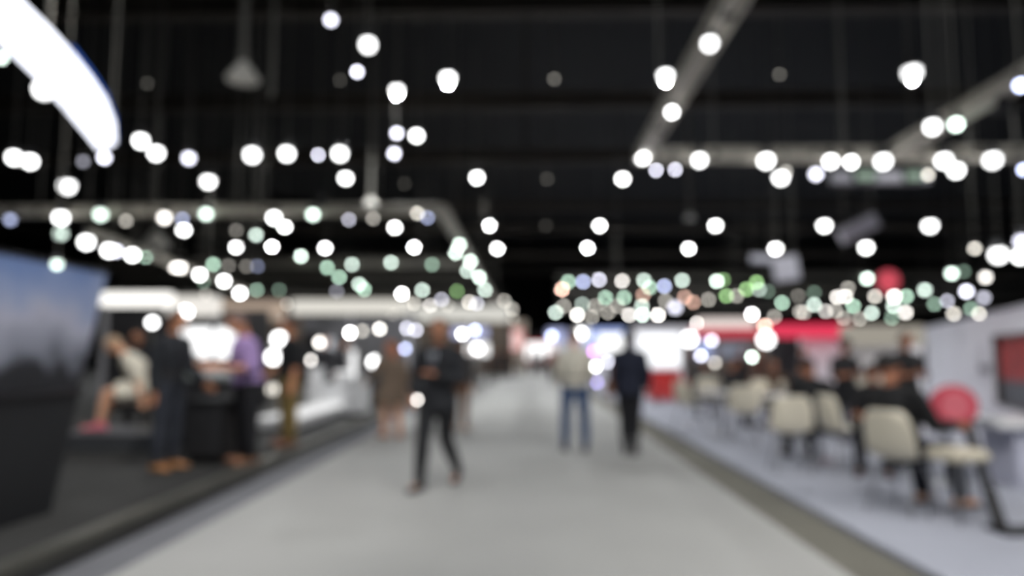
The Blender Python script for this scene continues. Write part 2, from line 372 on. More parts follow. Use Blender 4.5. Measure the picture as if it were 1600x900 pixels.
# ------------------------------------------------------------------ conical pendants, poles and hanging panels
white_p = mat('pale_enamel', (244, 240, 230), .5)
def pendant(px, py, z, d, label, rod2=None):
    p = az(px, py, z); t = thing('pendant_speaker', label, 'speaker', p)
    build('horn', lathe(BM(), [(.02, -.20), (.30, -.26), (.5, -.30), (.52, -.24), (.36, 0), (.2, .22), (.12, .34), (.05, .36)], 20), white_p, t).scale = (d, d, d)
    build('neck', lathe(BM(), [(.1, .34), (.16, .36), (.16, .62), (.06, .7)], 14), rodm, t).scale = (d, d, d)
    build('hanging_pole', tube(BM(), [(0, 0, .6*d), (0, 0, 14-p.z)], .075, 10), rodm, t)
    return t
pendant(380, 112, 7, .62, 'large pale conical pendant hanging at the top left')
pendant(579, 318, 6.8, .62, 'small pale conical pendant on a long pole left of the aisle')
pendant(243, 375, 5.6, .95, 'wide pale conical pendant over the left booth canopies')
pendant(1078, 338, 7, .4, 'faint small pendant high over the right booths')
o = build('hanging_cable', tube(BM(), [(0, 0, 0), (0, 0, 8)], .05, 8), rodm, loc=az(425, 150, 6.6)); tag(o, 'dark thick cable hanging beside the large pale pendant', 'cable')
greyp = mat('grey_panel', (205, 205, 214), .6)
def hang_sign(px, py, Y, wpx, hpx, tilt, label, depth=.25):
    p = at(px, py, Y); t = thing('hanging_sign', label, 'panel', p); k = Y/F
    o = build('panel', bx(-wpx*k/2, wpx*k/2, -depth/2, depth/2, -hpx*k/2, hpx*k/2, bev=.02), greyp, t); o.rotation_euler = (0, math.radians(tilt), 0)
    o = build('frame', box(box(BM(), -wpx*k*.52, wpx*k*.52, -.04, .04, hpx*k*.48, hpx*k*.54), -wpx*k*.52, wpx*k*.52, -.04, .04, -hpx*k*.54, -hpx*k*.48), rodm, t); o.rotation_euler = (0, math.radians(tilt), 0)
    for s in (-.35, .35):
        z0 = math.sin(-math.radians(tilt))*s*wpx*k; build('hanging_cable', tube(BM(), [(s*wpx*k, 0, z0), (s*wpx*k, 0, 14-p.z)], .012, 6), rodm, t)
hang_sign(1341, 357, 20, 62, 24, -26, 'tilted grey panel hanging over the right booths')
hang_sign(1228, 420, 24, 36, 38, -8, 'square grey panel hanging above the right lamp swarm')
hang_sign(1190, 405, 26, 34, 12, 4, 'small flat grey panel hanging left of the square one')
hang_sign(1375, 278, 13.5, 150, 16, 0, 'long dark grey light panel under the near right truss')
for px, wd in ((1352, 30), (1428, 26)):
    p = at(px, 275, 13.3)
    t = thing('flood_lamp', 'soft green-white flood lamp %s on the long hanging panel' % ('at the left' if px < 1400 else 'at the right'), 'lamp', p)
    build('diffuser', bx(-wd*.006, wd*.006, -.04, 0, -.08, .08, bev=.01), emat('flood_green', (190, 215, 195), .55), t)
    build('housing', bx(-wd*.007, wd*.007, 0, .08, -.1, .1, bev=.01), cap_m, t)
# ------------------------------------------------------------------ booths
white_w = mat('booth_white', (238, 237, 243), .6, var=.04, scale=1)
grey_w = mat('booth_grey', (120, 120, 124), .7)
dark_w = mat('booth_dark', (34, 34, 37), .6)
cream_w = mat('booth_cream', (205, 196, 180), .6)
red_w = mat('booth_red', (205, 30, 52), .45)
taupe_w = mat('booth_taupe', (110, 98, 86), .7)
G = {'w': white_w, 'g': grey_w, 'd': dark_w, 'c': cream_w, 'r': red_w, 't': taupe_w}
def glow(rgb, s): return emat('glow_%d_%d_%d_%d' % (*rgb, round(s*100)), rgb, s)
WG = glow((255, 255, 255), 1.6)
def pb(name, r, Y, m, t, dep=.15, back=0, ground=False, bev=.01):
    """box seen as pixel rectangle r at distance Y, child of t"""
    x0, y0, x1, y1 = r; a = at(x0, y1, Y+back); b = at(x1, y0, Y+back); z0 = a.z
    if ground: z0 = .1 if a.x < 0 else .05
    o = t.location
    return build(name, bx(a.x-o.x, b.x-o.x, Y+back-o.y, Y+back+dep-o.y, z0-o.z, b.z-o.z, bev=bev), m, t)
def booth(label, px, Y, parts, name='exhibition_booth', cat='booth'):
    x = at(px, 560, Y).x; base = .1 if x < -3.3 else (.05 if x > 2.6 else 0)
    t = thing(name, label, cat, (x, Y, base))
    for q in parts:
        nm, r, m, *k = q; kw = k[0] if k else {}
        pb(nm, r, Y, G[m] if isinstance(m, str) else m, t, **kw)
    return t
GR = {'ground': True}
# left, near to far
booth('white canopy booth glowing behind the bending woman, left stage', 230, 15, [
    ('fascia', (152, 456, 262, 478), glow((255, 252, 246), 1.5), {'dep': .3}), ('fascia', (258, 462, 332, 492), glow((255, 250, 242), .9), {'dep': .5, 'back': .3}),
    ('back_wall', (160, 484, 420, 640), 'd', {'dep': .1, 'back': 2.4, 'ground': True}), ('post', (154, 478, 160, 650), 'g', GR), ('post', (326, 490, 332, 650), 'g', {'ground': True, 'back': .4}),
    ('screen', (276, 512, 366, 560), glow((255, 255, 255), 1.8), {'dep': .1, 'back': 1.2, 'bev': .005}), ('screen_frame', (272, 508, 370, 565), 'd', {'dep': .08, 'back': 1.32}),
    ('cabinet', (280, 566, 372, 640), 'g', {'ground': True, 'back': 1.2, 'dep': .6})])
booth('cream topped booth beside the canopy booth, behind the purple shirt', 385, 21, [
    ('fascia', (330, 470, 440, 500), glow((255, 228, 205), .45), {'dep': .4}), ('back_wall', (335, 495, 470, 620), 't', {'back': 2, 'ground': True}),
    ('post', (436, 495, 441, 640), 'w', GR), ('shelf', (350, 540, 430, 545), 'w', {'dep': .5})])
booth('long pale fascia booth above the display counters', 545, 28, [
    ('fascia', (455, 468, 640, 490), glow((240, 236, 226), .9), {'dep': .5}), ('back_wall', (450, 492, 652, 590), 'g', {'back': 3, 'ground': True}), ('post', (455, 488, 459, 600), 'w', GR),
    ('post', (545, 488, 549, 600), 'w', GR), ('post', (636, 488, 640, 600), 'w', GR), ('wall_panel', (470, 520, 500, 585), 'd', {'back': 1, 'ground': True}), ('lit_panel', (528, 548, 555, 590), WG, {'back': .6}),
    ('lit_panel', (487, 528, 520, 552), glow((235, 238, 245), .8), {'back': 1.2})])
booth('white fronted booth farther along the left side of the aisle', 715, 40, [
    ('fascia', (645, 478, 795, 502), glow((232, 230, 222), .85), {'dep': .6}), ('back_wall', (640, 505, 800, 580), 't', {'back': 3, 'ground': True}), ('post', (733, 500, 737, 578), 'w', GR),
    ('lit_panel', (706, 512, 762, 527), glow((205, 212, 255), .9), {'back': .5}), ('lit_panel', (728, 536, 764, 556), WG, {'back': .5}), ('post', (792, 500, 796, 578), 'd', GR)])
booth('small booth with a pink lit sign at the far end, left side', 795, 52, [
    ('lit_sign', (777, 517, 814, 546), glow((255, 214, 210), 1.1)), ('sign_edge', (774, 514, 817, 549), 'r', {'dep': .1, 'back': .2}), ('lit_panel', (777, 550, 800, 566), WG, {}), ('back_wall', (765, 500, 822, 580), 'c', {'back': 3, 'ground': True})])
# far centre
booth('wide white lit screen closing the far end of the aisle', 837, 66, [
    ('screen', (808, 536, 866, 562), glow((255, 255, 255), 1.8)), ('screen_frame', (804, 533, 870, 566), 'r', {'dep': .2, 'back': .25}), ('back_wall', (800, 520, 880, 576), 'd', {'back': 3, 'ground': True})])
booth('blue-white lit header booth behind the man in the cream shirt', 920, 34, [
    ('lit_header', (895, 513, 976, 536), glow((175, 195, 255), 1.0)), ('lit_sign', (855, 514, 884, 534), glow((200, 208, 255), .85)), ('lit_panel', (900, 512, 920, 530), WG, {'dep': .1, 'back': -.15}), ('lit_panel', (936, 522, 974, 552), WG, {'dep': .1, 'back': -.15}),
    ('back_wall', (868, 535, 1000, 590), 'w', {'back': 3, 'ground': True}), ('counter', (920, 575, 975, 600), 'w', {'dep': .8, 'ground': True})])
booth('large white lit screen wall beside the person in the navy coat', 1030, 24, [
    ('screen', (998, 522, 1062, 573), glow((250, 252, 255), 1.5)), ('screen_frame', (994, 518, 1066, 577), 'w', {'dep': .1, 'back': .16}), ('back_wall', (990, 510, 1100, 600), 'w', {'back': 1.5, 'ground': True})])
booth('booth with a lit pale blue wall and red roof edge, right side', 1150, 21, [
    ('red_fascia', (1085, 512, 1235, 527), emat('red_lightbox_soft', (226, 70, 90), .7), {'dep': .6}), ('lit_header', (1095, 497, 1180, 513), glow((255, 240, 234), .9), {'dep': .4}), ('lit_panel', (1078, 530, 1115, 562), glow((190, 205, 255), .7), {'back': .9}),
    ('lit_panel', (1125, 535, 1170, 560), glow((190, 195, 215), .35), {'back': 1}), ('back_wall', (1070, 527, 1240, 620), 't', {'back': 2, 'ground': True}), ('post', (1082, 520, 1088, 625), 'd', GR), ('post', (1228, 520, 1234, 625), 'w', GR)])
booth('booth with a long bright red fascia and white wall, right side', 1290, 17, [
    ('red_fascia', (1212, 506, 1332, 527), emat('red_lightbox', (238, 66, 96), .95), {'dep': .5}), ('back_wall', (1205, 528, 1345, 640), 'd', {'back': 2.2, 'ground': True}), ('side_wall', (1256, 526, 1334, 602), 'w', {'dep': .2, 'back': .6}),
    ('post', (1212, 525, 1217, 640), 'd', GR)])
booth('low cream booth front behind the seated visitors, right side', 1390, 12, [
    ('back_wall', (1330, 512, 1440, 640), 'w', {'back': .5, 'ground': True}), ('fascia', (1325, 508, 1445, 540), glow((228, 220, 205), .45), {'dep': .3}), ('counter', (1340, 590, 1420, 640), 'c', {'ground': True, 'dep': .3, 'back': -.1})])  # fascia glow added to brighten the cream front
# round glowing lamps low in the booths
def globe(px, py, Y, D, col, b, label, grp='glowing booth lamps'):
    p = at(px, py, Y); d = max(D-22, 6)*Y/F; base = .1 if p.x < -3.3 else (.05 if p.x > 2.6 else 0)
    t = thing('globe_lamp', label, 'lamp', p, 0, grp); lens(t, d, col, b, d*F/Y, 'globe')
    part('stand', rod_me, t, (.04, .04, p.z-base-d*.4), (0, 0, base-p.z)); part('base', rod_me, t, (d*.9, d*.9, .04), (0, 0, base-p.z))
for a in [(290, 488, 13.5, 36, 'w', 2.6, 'bright white round lamp above the screen of the canopy booth'), (238, 504, 14, 34, 'w', 1.6, 'white round lamp under the canopy, left of the screen'),
          (436, 530, 13, 40, 'w', 2.6, 'upper large white globe between purple shirt and khaki trousers'), (427, 558, 12.7, 40, 'w', 2.6, 'lower large white globe between purple shirt and khaki trousers'),
          (426, 608, 13, 36, 'y', .8, 'greyish globe near the floor beside the purple shirt'), (547, 520, 26, 28, 'w', 2.6, 'crisp white lamp at the middle of the long pale booth'),
          (593, 514, 26, 25, 'c', .9, 'pale lamp right of the crisp white lamp'), (585, 566, 20, 37, 'w', 2.6, 'big white globe behind the woman in the taupe dress'),
          (500, 535, 19, 32, 'c', 1.2, 'white globe above the white display counter'), (487, 563, 17, 30, 'c', .9, 'soft white globe right of khaki trousers'),
          (566, 517, 26, 25, 'y', .5, 'greyish lamp on the long pale booth'), (636, 513, 30, 25, 'v', .8, 'cool white lamp left of the suited man'), (650, 516, 30, 25, 'v', .6, 'cool lamp beside the suited man head'),
          (633, 545, 22, 26, 'b', .8, 'small blue globe left of the suited man'), (652, 625, 11.5, 26, 'c', .8, 'pale round stool lamp at the knee of the suited man'),
          (722, 522, 32, 26, 'w', 1.6, 'white lamp right of the suited man'), (742, 516, 33, 28, 'b', .9, 'blue lamp right of the suited man'), (746, 545, 30, 34, 'w', 1.8, 'large white lamp right of the suited man'),
          (335, 697, 9.5, 28, 'y', .45, 'dull round lamp low on the stage beside black trousers'), (907, 521, 30, 32, 'w', 2.0, 'white lamp on the blue header booth'),
          (928, 549, 29, 30, 'm', .85, 'magenta glowing lamp right of the cream shirt'), (930, 573, 28, 27, 'w', 2.0, 'white lamp under the magenta one'), (950, 566, 28, 26, 'v', .6, 'pale lamp right of the magenta one'), (933, 598, 27, 24, 'u', .35, 'faint violet lamp under the magenta lamp'),
          (1077, 530, 19, 40, 'w', 2.6, 'bright white lamp under the red roof edge'), (1197, 531, 16, 42, 'w', 2.6, 'large bright lamp under the long red fascia'), (1175, 558, 16, 27, 'g', 1.1, 'pale green globe under the large bright lamp'),
          (1117, 567, 18, 26, 'y', .5, 'greyish globe behind the seated visitors'), (1095, 556, 18, 25, 'v', .7, 'cool white globe by the pale blue wall'), (1112, 532, 20, 30, 'v', .8, 'cool white lamp right of the bright white one'),
          (862, 525, 33, 30, 'b', 1.0, 'blue-white lamp left of the cream shirt head'), (857, 564, 50, 26, 'w', 1.4, 'small white lamp right of the far white screen'), (800, 560, 45, 26, 'w', 1.2, 'small white lamp under the pink sign')]:
    globe(*a)
# red balloon
t = thing('balloon', 'round red balloon floating above the right booths', 'balloon', at(1388, 440, 18))
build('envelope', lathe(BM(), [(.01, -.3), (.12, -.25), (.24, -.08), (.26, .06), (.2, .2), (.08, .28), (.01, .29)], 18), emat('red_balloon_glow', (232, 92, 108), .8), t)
build('string', tube(BM(), [(0, 0, -.3), (.02, 0, at(1388, 440, 18).z*-1+2.3)], .006, 5), rodm, t)

# ------------------------------------------------------------------ the print wall at far left
def print_wall():
    t = thing('print_wall', 'dark partition printed with a blue sky and dark hills, left edge of the view', 'partition', (-4.15, 5.4, .1))
    X0, X1 = -.08, .08
    fn = lambda u, v, d: Vector((d, u, v))
    def poly(z0, z1, y0=-1.9):
        f = lambda z: .67+.66*(z/2.15)
        return [(y0, z0), (f(z0), z0), (f(z1), z1), (y0, z1)]
    build('plinth', prism(BM(), poly(0, 1.0), X0, X1+.02, fn), mat('plinth_black', (20, 22, 26), .6), t, smooth=False)
    build('ledge', prism(BM(), poly(1.0, 1.04), X0, X1+.06, fn), mat('black_lacquer', (30, 31, 34), .25), t, smooth=False)
    o = build('printed_panel', prism(BM(), poly(1.04, 2.12), X0, X1, fn), None, t, smooth=False)
    build('top_rail', prism(BM(), poly(2.12, 2.15), X0-.01, X1+.01, fn), cap_m, t, smooth=False)
    m = bpy.data.materials.new('sky_print'); m.use_nodes = True; nt = m.node_tree; b = nt.nodes['Principled BSDF']; b.inputs['Roughness'].default_value = .5
    tc = nt.nodes.new('ShaderNodeTexCoord'); sp = nt.nodes.new('ShaderNodeSeparateXYZ'); nt.links.new(tc.outputs['Object'], sp.inputs[0])
    n = nt.nodes.new('ShaderNodeTexNoise'); n.inputs['Scale'].default_value = 1.7; nt.links.new(tc.outputs['Object'], n.inputs['Vector'])
    ad = nt.nodes.new('ShaderNodeMath'); ad.operation = 'MULTIPLY_ADD'; nt.links.new(n.outputs['Fac'], ad.inputs[0]); ad.inputs[1].default_value = .9; nt.links.new(sp.outputs['Z'], ad.inputs[2])
    mr = nt.nodes.new('ShaderNodeMapRange'); mr.inputs[1].default_value = 1.2; mr.inputs[2].default_value = 2.6; nt.links.new(ad.outputs[0], mr.inputs[0])
    r = nt.nodes.new('ShaderNodeValToRGB'); e = r.color_ramp.elements
    e[0].position = 0; e[0].color = lin((22, 24, 28))+(1,); e[1].position = 1; e[1].color = lin((104, 126, 172))+(1,)
    for p, c in ((.3, (30, 32, 38)), (.42, (130, 134, 148)), (.62, (170, 172, 190)), (.8, (136, 150, 184))): q = e.new(p); q.color = lin(c)+(1,)
    nt.links.new(mr.outputs[0], r.inputs[0]); nt.links.new(r.outputs[0], b.inputs['Base Color']); o.data.materials.append(m)
print_wall()
# ------------------------------------------------------------------ display furniture of the left stage
def display_counter(label, px0, px1, ytop, Y, m, dep=1.0, topm=None, items=None):
    a = at(px0, ytop, Y); b = at(px1, ytop, Y); base = .1 if a.x < -3.3 else .05
    t = thing('display_counter', label, 'counter', ((a.x+b.x)/2, Y, base)); w2 = (b.x-a.x)/2; h = a.z-base
    build('plinth', bx(-w2+.06, w2-.06, .06, dep-.06, 0, .08), cap_m, t)
    build('body', bx(-w2, w2, 0, dep, .08, h-.05, bev=.012), m, t)
    for s in (-1, 0): build('door_panel', bx(-w2*.96 if s else .02, -.02 if s else w2*.96, -.02, 0, .12, h-.1, bev=.005), m, t)
    build('worktop', bx(-w2-.03, w2+.03, -.03, dep+.03, h-.05, h, bev=.01), topm or m, t)
    return t, h
gl = mat('gloss_white', (235, 236, 238), .2)
sil = mat('silver_panel', (150, 158, 156), .3, metal=.3)
display_counter('black display desk with a silver top, behind the purple shirt man', 262, 352, 588, 10.2, dark_w, 1.3, sil)
t = thing('display_plinth', 'low glossy white display plinth along the stage edge, behind the khaki trousers', 'plinth', (-4.3, 12.3, .1))
build('base', bx(-.3, .3, .06, 5.0, 0, .06), cap_m, t); build('body', bx(-.36, .36, 0, 5.1, .06, .22, bev=.01), gl, t)
build('lit_top', bx(-.34, .34, .02, 5.08, .22, .25, bev=.005), emat('lit_top', (255, 255, 255), .95), t)
display_counter('white counter behind the low glossy plinth', 480, 548, 600, 16, gl, .8)
display_counter('dark counter near the woman in the taupe dress', 560, 600, 590, 18, dark_w, .8)
display_counter('slim white counter under the big white globe', 536, 566, 590, 15, gl, .8)
display_counter('black podium box at the back of the left stage', 290, 350, 625, 8.6, dark_w, .9)
# small white boxes on counters
def small_box(label, px, py, Y, w_, h_, m, glowm=None):
    p = at(px, py, Y); t = thing('display_box', label, 'box', p); build('carton', bx(-w_/2, w_/2, 0, .25, 0, h_, bev=.01), m, t); build('lid', bx(-w_/2-.01, w_/2+.01, -.01, .26, h_, h_+.03, bev=.004), glowm or m, t)
small_box('white box on the left of the white counter', 492, 600, 16.2, .3, .35, gl)
small_box('white box on the right of the white counter', 535, 600, 16.2, .35, .25, gl, WG)
small_box('silver box on the black display desk', 283, 588, 10.5, .3, .3, sil)
small_box('flat white tray on the black display desk', 330, 588, 10.5, .45, .06, gl)

# ------------------------------------------------------------------ people
def V(*a): return Vector(a)
SK = {'light': (240, 184, 150), 'mid': (206, 144, 110), 'tan': (160, 105, 78)}
def cloth(name, rgb): return mat(name, rgb, .85, var=.18, scale=9, bump=.3)
def person(label, loc, rz, hgt=1.75, lean=0, side=0, twist=0, arms=None, legs=None, seat=None, top=None, bottom=None, shoes=(30, 28, 28),
           hair=(25, 22, 20), skin='light', sleeve='long', dress=None, jacket=False, long_hair=False, nod=10, turn=0, wide=1.1, vox=.013, fingers=True, hem=-.02, cap=None, bag=None, curl=.5, hiphigh=0):
    k = hgt/1.76; t = thing('person', label, 'person', loc, rz); t.scale = (k*wide, k*wide, k)
    arms = arms or [(V(.12, 0, -1), V(.04, -.15, -1))]*2; legs = legs or [(V(.04, 0, -1), V(0, .02, -1))]*2
    # legs are given as (thigh, shank[, foot]) with +x outwards
    def dr(v, s): return V(v.x*s, v.y, v.z).normalized()
    hip = [V(s*.09, 0, -.03) for s in (1, -1)]; J = []
    for (q, s, h) in zip(legs, (1, -1), hip):
        kn = h+dr(q[0], s)*.43; an = kn+dr(q[1], s)*.42; fd = dr(q[2], s) if len(q) > 2 else V(s*.12, -1, 0).normalized()
        J.append((h, kn, an, fd))
    low = min(j[2].z-max(0, -.0) for j in J)
    pz = seat+.10 if seat else -low+.085
    P = V(0, 0, pz)
    J = [tuple(x+P for x in j[:3])+(j[3],) for j in J]
    R = Matrix.Rotation(math.radians(twist), 3, 'Z') @ Matrix.Rotation(math.radians(side), 3, 'Y') @ Matrix.Rotation(math.radians(lean), 3, 'X')
    T = lambda v: P+R @ v
    lat = R @ V(1, 0, 0)
    A = []
    for (q, s) in zip(arms, (1, -1)):
        sh = T(V(s*.175, 0, .44)); el = sh+(R @ dr(q[0], s))*.29; wr = el+(R @ dr(q[1], s))*.25
        A.append((sh, el, wr, (R @ dr(q[1], s)), s))
    hc = T(V(0, -.015, .60)); HR = R @ Matrix.Rotation(math.radians(turn), 3, 'Z') @ Matrix.Rotation(math.radians(nod), 3, 'X')
    H = lambda v: hc+HR @ v
    zs = [(-.09, .12, .10), (0, .165, .115), (.12, .138, .10), (.24, .15, .112), (.36, .165, .115), (.44, .14, .09), (.485, .075, .065)]
    def torso(bm, g, lo=-9, hi=9, flare=0):
        q = [(z, a, b) for z, a, b in zs if lo <= z <= hi]
        loft(bm, [T(V(0, .0, z)) for z, a, b in q], [(a+g, b+g) for z, a, b in q], ref=lat, seg=18)
    def arm(bm, a, g, full=True, upto=1.0):
        sh, el, wr, d, s = a
        loft(bm, [sh, sh.lerp(el, .5), el], [.052+g, .047+g, .039+g])
        if full: loft(bm, [el, el.lerp(wr, .35), el.lerp(wr, upto)], [.038+g, .040+g, .028+g])
    def leg(bm, j, g, upto=1.0):
        h, kn, an, fd = j
        loft(bm, [h, h.lerp(kn, .5), kn], [.085+g, .073+g, .055+g]); loft(bm, [kn, kn.lerp(an, .35), kn.lerp(an, upto)], [.054+g, .055+g, .036+g])
    def fin(name, bm, m, vx=None, parent=t, sm=4):
        o = build(name, bm, m, parent)
        r = o.modifiers.new('r', 'REMESH'); r.mode = 'VOXEL'; r.voxel_size = vx or vox; r.use_smooth_shade = True
        s = o.modifiers.new('s', 'SMOOTH'); s.factor = .5; s.iterations = sm; return o
    # body: one continuous surface
    bm = BM(); torso(bm, 0)
    for j in J: leg(bm, j, 0); loft(bm, [j[2]+V(0, 0, -.035)-j[3]*.04, j[2]+V(0, 0, -.045)+j[3]*.13], [.03, .028])
    for a in A:
        arm(bm, a, 0); sh, el, wr, d, s = a
        sd, up = frame_of(d, R @ V(0, 1, 0)); n_ = up
        palm = wr+d*.085; loft(bm, [wr, wr+d*.04, palm], [(.026, .020), (.038, .018), (.040, .015)], ref=sd)
        if fingers:
            for i, L in enumerate((.062, .075, .070, .054)):
                b0 = palm+sd*(.030-.02*i); b1 = b0+(d+n_*s*.15*curl).normalized()*L*.55; b2 = b1+(d+n_*s*1.2*curl).normalized()*L*.5
                loft(bm, [b0, b1, b2], [.0095, .009, .008], seg=8)
            b0 = wr+d*.03+sd*.03; b1 = b0+(d*.6+sd*.8).normalized()*.035; loft(bm, [b0, b1, b1+(d+sd*.2).normalized()*.03], [.012, .0105, .009], seg=8)
    loft(bm, [T(V(0, .0, .46)), H(V(0, .012, -.02))], [.058, .052], ref=lat)
    ball(bm, H(V(0, 0, .10)), (.074, .092, .100), HR); ball(bm, H(V(0, -.018, .035)), (.055, .066, .062), HR)
    loft(bm, [H(V(0, -.085, .10)), H(V(0, -.108, .062))], [.010, .015], seg=8)
    ball(bm, H(V(0, -.082, .028)), (.026, .012, .010), HR)
    ball(bm, H(V(0, -.078, .118)), (.045, .014, .010), HR)
    for s in (-1, 1): ball(bm, H(V(s*.076, .008, .075)), (.010, .018, .028), HR)
    skm = mat('skin_'+skin, SK[skin], .55, var=.06)
    fin('body', bm, skm, sm=2)
    for s in (-1, 1):
        e = build('eye', ball(BM(), H(V(s*.030, -.079, .098)), (.013, .011, .008), HR, u=8, v=6), mat('eye_white', (215, 210, 204), .3), t)
        if fingers: build('iris', ball(BM(), H(V(s*.030, -.0865, .098)), .0048, u=6, v=5), mat('eye_dark', (40, 32, 28), .3), e)
    if fingers: build('lips', ball(BM(), H(V(0, -.0925, .028)), (.022, .007, .007), HR, u=8, v=6), mat('lip_rose', (168, 92, 82), .5), t)
    hm = mat('hair_%d_%d_%d' % hair, hair, .7, var=.25, scale=30)
    bm = BM(); ball(bm, H(V(0, .022, .125)), (.084, .092, .094), HR)
    if long_hair: loft(bm, [H(V(0, .06, .09)), H(V(0, .085, -.02)), H(V(0, .085, -.13))], [(.075, .045), (.075, .04), (.055, .025)], ref=HR @ V(1, 0, 0))
    fin('hair', bm, hm, .014)
    if cap:
        bm = BM(); ball(bm, H(V(0, .015, .145)), (.09, .1, .085), HR); loft(bm, [H(V(0, -.07, .145)), H(V(0, -.16, .13))], [(.07, .012), (.05, .008)], ref=HR @ V(1, 0, 0)); fin('cap', bm, cloth('cap_black', cap), .012)
    nm = 'fabric_%d_%d_%d'
    if dress:
        m = cloth(nm % dress[0], dress[0]); bm = BM(); torso(bm, .018, lo=-.1, hi=.46)
        knm = (J[0][1]+J[1][1])/2; hipm = P+V(0, 0, -.05); spread = (J[0][1]-J[1][1]).length/2
        end = hipm.lerp(knm, dress[1])
        loft(bm, [T(V(0, 0, .1)), T(V(0, 0, 0)), hipm.lerp(end, .5), end], [(.15, .12), (.185, .14), (.20+spread*.3, .16), (.21+spread*.5, .16)], ref=V(1, 0, 0), seg=18, round_ends=False)
        for a in A: arm(bm, a, .016, full=(sleeve == 'long'), upto=.92)
        fin('dress', bm, m)
    else:
        if bottom:
            bm = BM(); torso(bm, .012, hi=.13)
            for j in J: leg(bm, j, .016 if not jacket else .014, upto=.97)
            fin('trousers', bm, cloth(nm % bottom, bottom)); 
            if not jacket: build('belt', loft(BM(), [T(V(0, 0, .085)), T(V(0, 0, .115))], [(.165, .127)]*2, ref=lat, seg=20, round_ends=False), mat('belt_leather', (35, 28, 24), .5), t)
        if top:
            bm = BM(); torso(bm, .02, lo=hem, hi=.46)
            if jacket: loft(bm, [T(V(0, 0, .12)), T(V(0, 0, -.02)), T(V(0, .01, -.14))], [(.155, .125), (.185, .14), (.195, .15)], ref=lat, seg=18, round_ends=False)
            for a in A: arm(bm, a, .018, full=(sleeve == 'long'), upto=.93)
            for s in (-1, 1): loft(bm, [T(V(s*.06, 0, .455)), T(V(s*.16, 0, .445))], [.055, .06])
            fin('jacket' if jacket else 'shirt', bm, cloth(nm % top, top))
            if jacket:
                build('shirt_front', prism(BM(), [(-.045, .45), (.045, .45), (.0, .20)], -.142, -.136, lambda u, v, d: T(V(u, d, v))), cloth('shirt_white', (215, 220, 228)), t, smooth=False)
                build('tie', prism(BM(), [(-.012, .44), (.012, .44), (.018, .27), (0, .22), (-.018, .27)], -.148, -.143, lambda u, v, d: T(V(u, d, v))), cloth('tie_grey', (60, 64, 80)), t, smooth=False)
                for s in (-1, 1): build('lapel', prism(BM(), [(s*.045, .46), (s*.085, .40), (s*.05, .34), (0, .19)], -.150, -.138, lambda u, v, d: T(V(u, d, v))), cloth(nm % top, top), t, smooth=False)
            else: build('collar', loft(BM(), [T(V(0, 0, .475)), T(V(0, -.004, .505))], [(.068, .066), (.062, .06)], ref=lat, seg=16, round_ends=False), cloth(nm % top, top), t)
    if shoes:
        for j in J:
            h, kn, an, fd = j; bm = BM(); c = an+V(0, 0, -.045)
            sd = fd.cross(V(0, 0, 1)); loft(bm, [c-fd*.055, c+fd*.03, c+fd*.10-V(0, 0, .008), c+fd*.16-V(0, 0, .012)], [(.037, .042), (.040, .042), (.045, .032), (.036, .024)], ref=sd)
            loft(bm, [an+V(0, 0, -.03), an+V(0, 0, .02)], [.043, .042]); 
            o = fin('shoe', bm, mat('shoe_%d_%d_%d' % shoes, shoes, .45), .012)
            bm = BM(); loft(bm, [c-fd*.06+V(0, 0, -.034), c+fd*.17+V(0, 0, -.034)], [(.044, .007), (.040, .007)], ref=sd, round_ends=False); build('sole', bm, mat('sole_rubber', (60, 55, 50), .8), o)
    if bag:
        s, rgb = bag; a = A[0 if s > 0 else 1]; hp = T(V(s*.25, 0, -.02)); bm = BM(); box(bm, -.05, .05, -.14, .14, -.12, .10, bev=.03)
        o = build('handbag', bm, mat('bag_leather', rgb, .5), t, loc=hp); build('strap', tube(BM(), [hp+V(0, .1, .1), T(V(s*.18, .03, .50)), hp+V(0, -.1, .1)], .01, 6), mat('bag_leather', rgb, .5), t)
    return t
HANG = (V(.16, .05, -1), V(.05, -.2, -1))
FOLD = (V(.25, -.15, -1), V(-.75, -.7, .25)); FOLD2 = (V(.25, -.15, -1), V(-.8, -.6, .12))
R_ = math.radians
def g(px, py, z=0): p = az(px, py, z); return (p.x, p.y, z)
SITL = [(V(.1, -1, -.05), V(0, -.05, -1)), (V(.1, -1, -.05), V(0, -.15, -1))]
# people in the aisle
person('person in a charcoal suit walking towards the viewer, arms folded, nearest in the aisle', g(683, 761), R_(-16), 1.86, lean=-2, arms=[FOLD, (V(.3, .1, -1), V(-.2, -.5, -.5))],
       legs=[(V(-.08, .16, -1), V(.06, .75, -1), V(.1, -1, -.55)), (V(-.04, -.42, -1), V(.04, -.08, -1))], top=(38, 40, 45), bottom=(32, 33, 37), jacket=True, hair=(70, 42, 30), skin='mid', vox=.011, turn=20)
person('person in a cream shirt and blue jeans walking away down the aisle', g(899, 704), R_(178), 1.80, arms=[(V(.2, -.1, -1), V(-.1, -.7, -.4))]*2,
       legs=[(V(.08, -.06, -1), V(.03, .03, -1)), (V(.08, .05, -1), V(.02, .12, -1))], top=(215, 210, 196), bottom=(62, 84, 120), hair=(140, 120, 100), skin='light', shoes=(60, 60, 66), vox=.012)
person('person in a navy coat with dark tights and a brown bag, beside the cream shirt', g(985, 710), R_(165), 1.79, arms=[HANG, (V(.2, -.1, -1), V(-.1, -.5, -.6))],
       legs=[(V(-.04, -.06, -1), V(-.03, .05, -1)), (V(-.04, .05, -1), V(-.02, .1, -1))], top=(18, 24, 44), bottom=(20, 20, 26), jacket=True, hair=(18, 16, 18), long_hair=True, vox=.013, bag=(1, (120, 78, 50)), skin='mid')
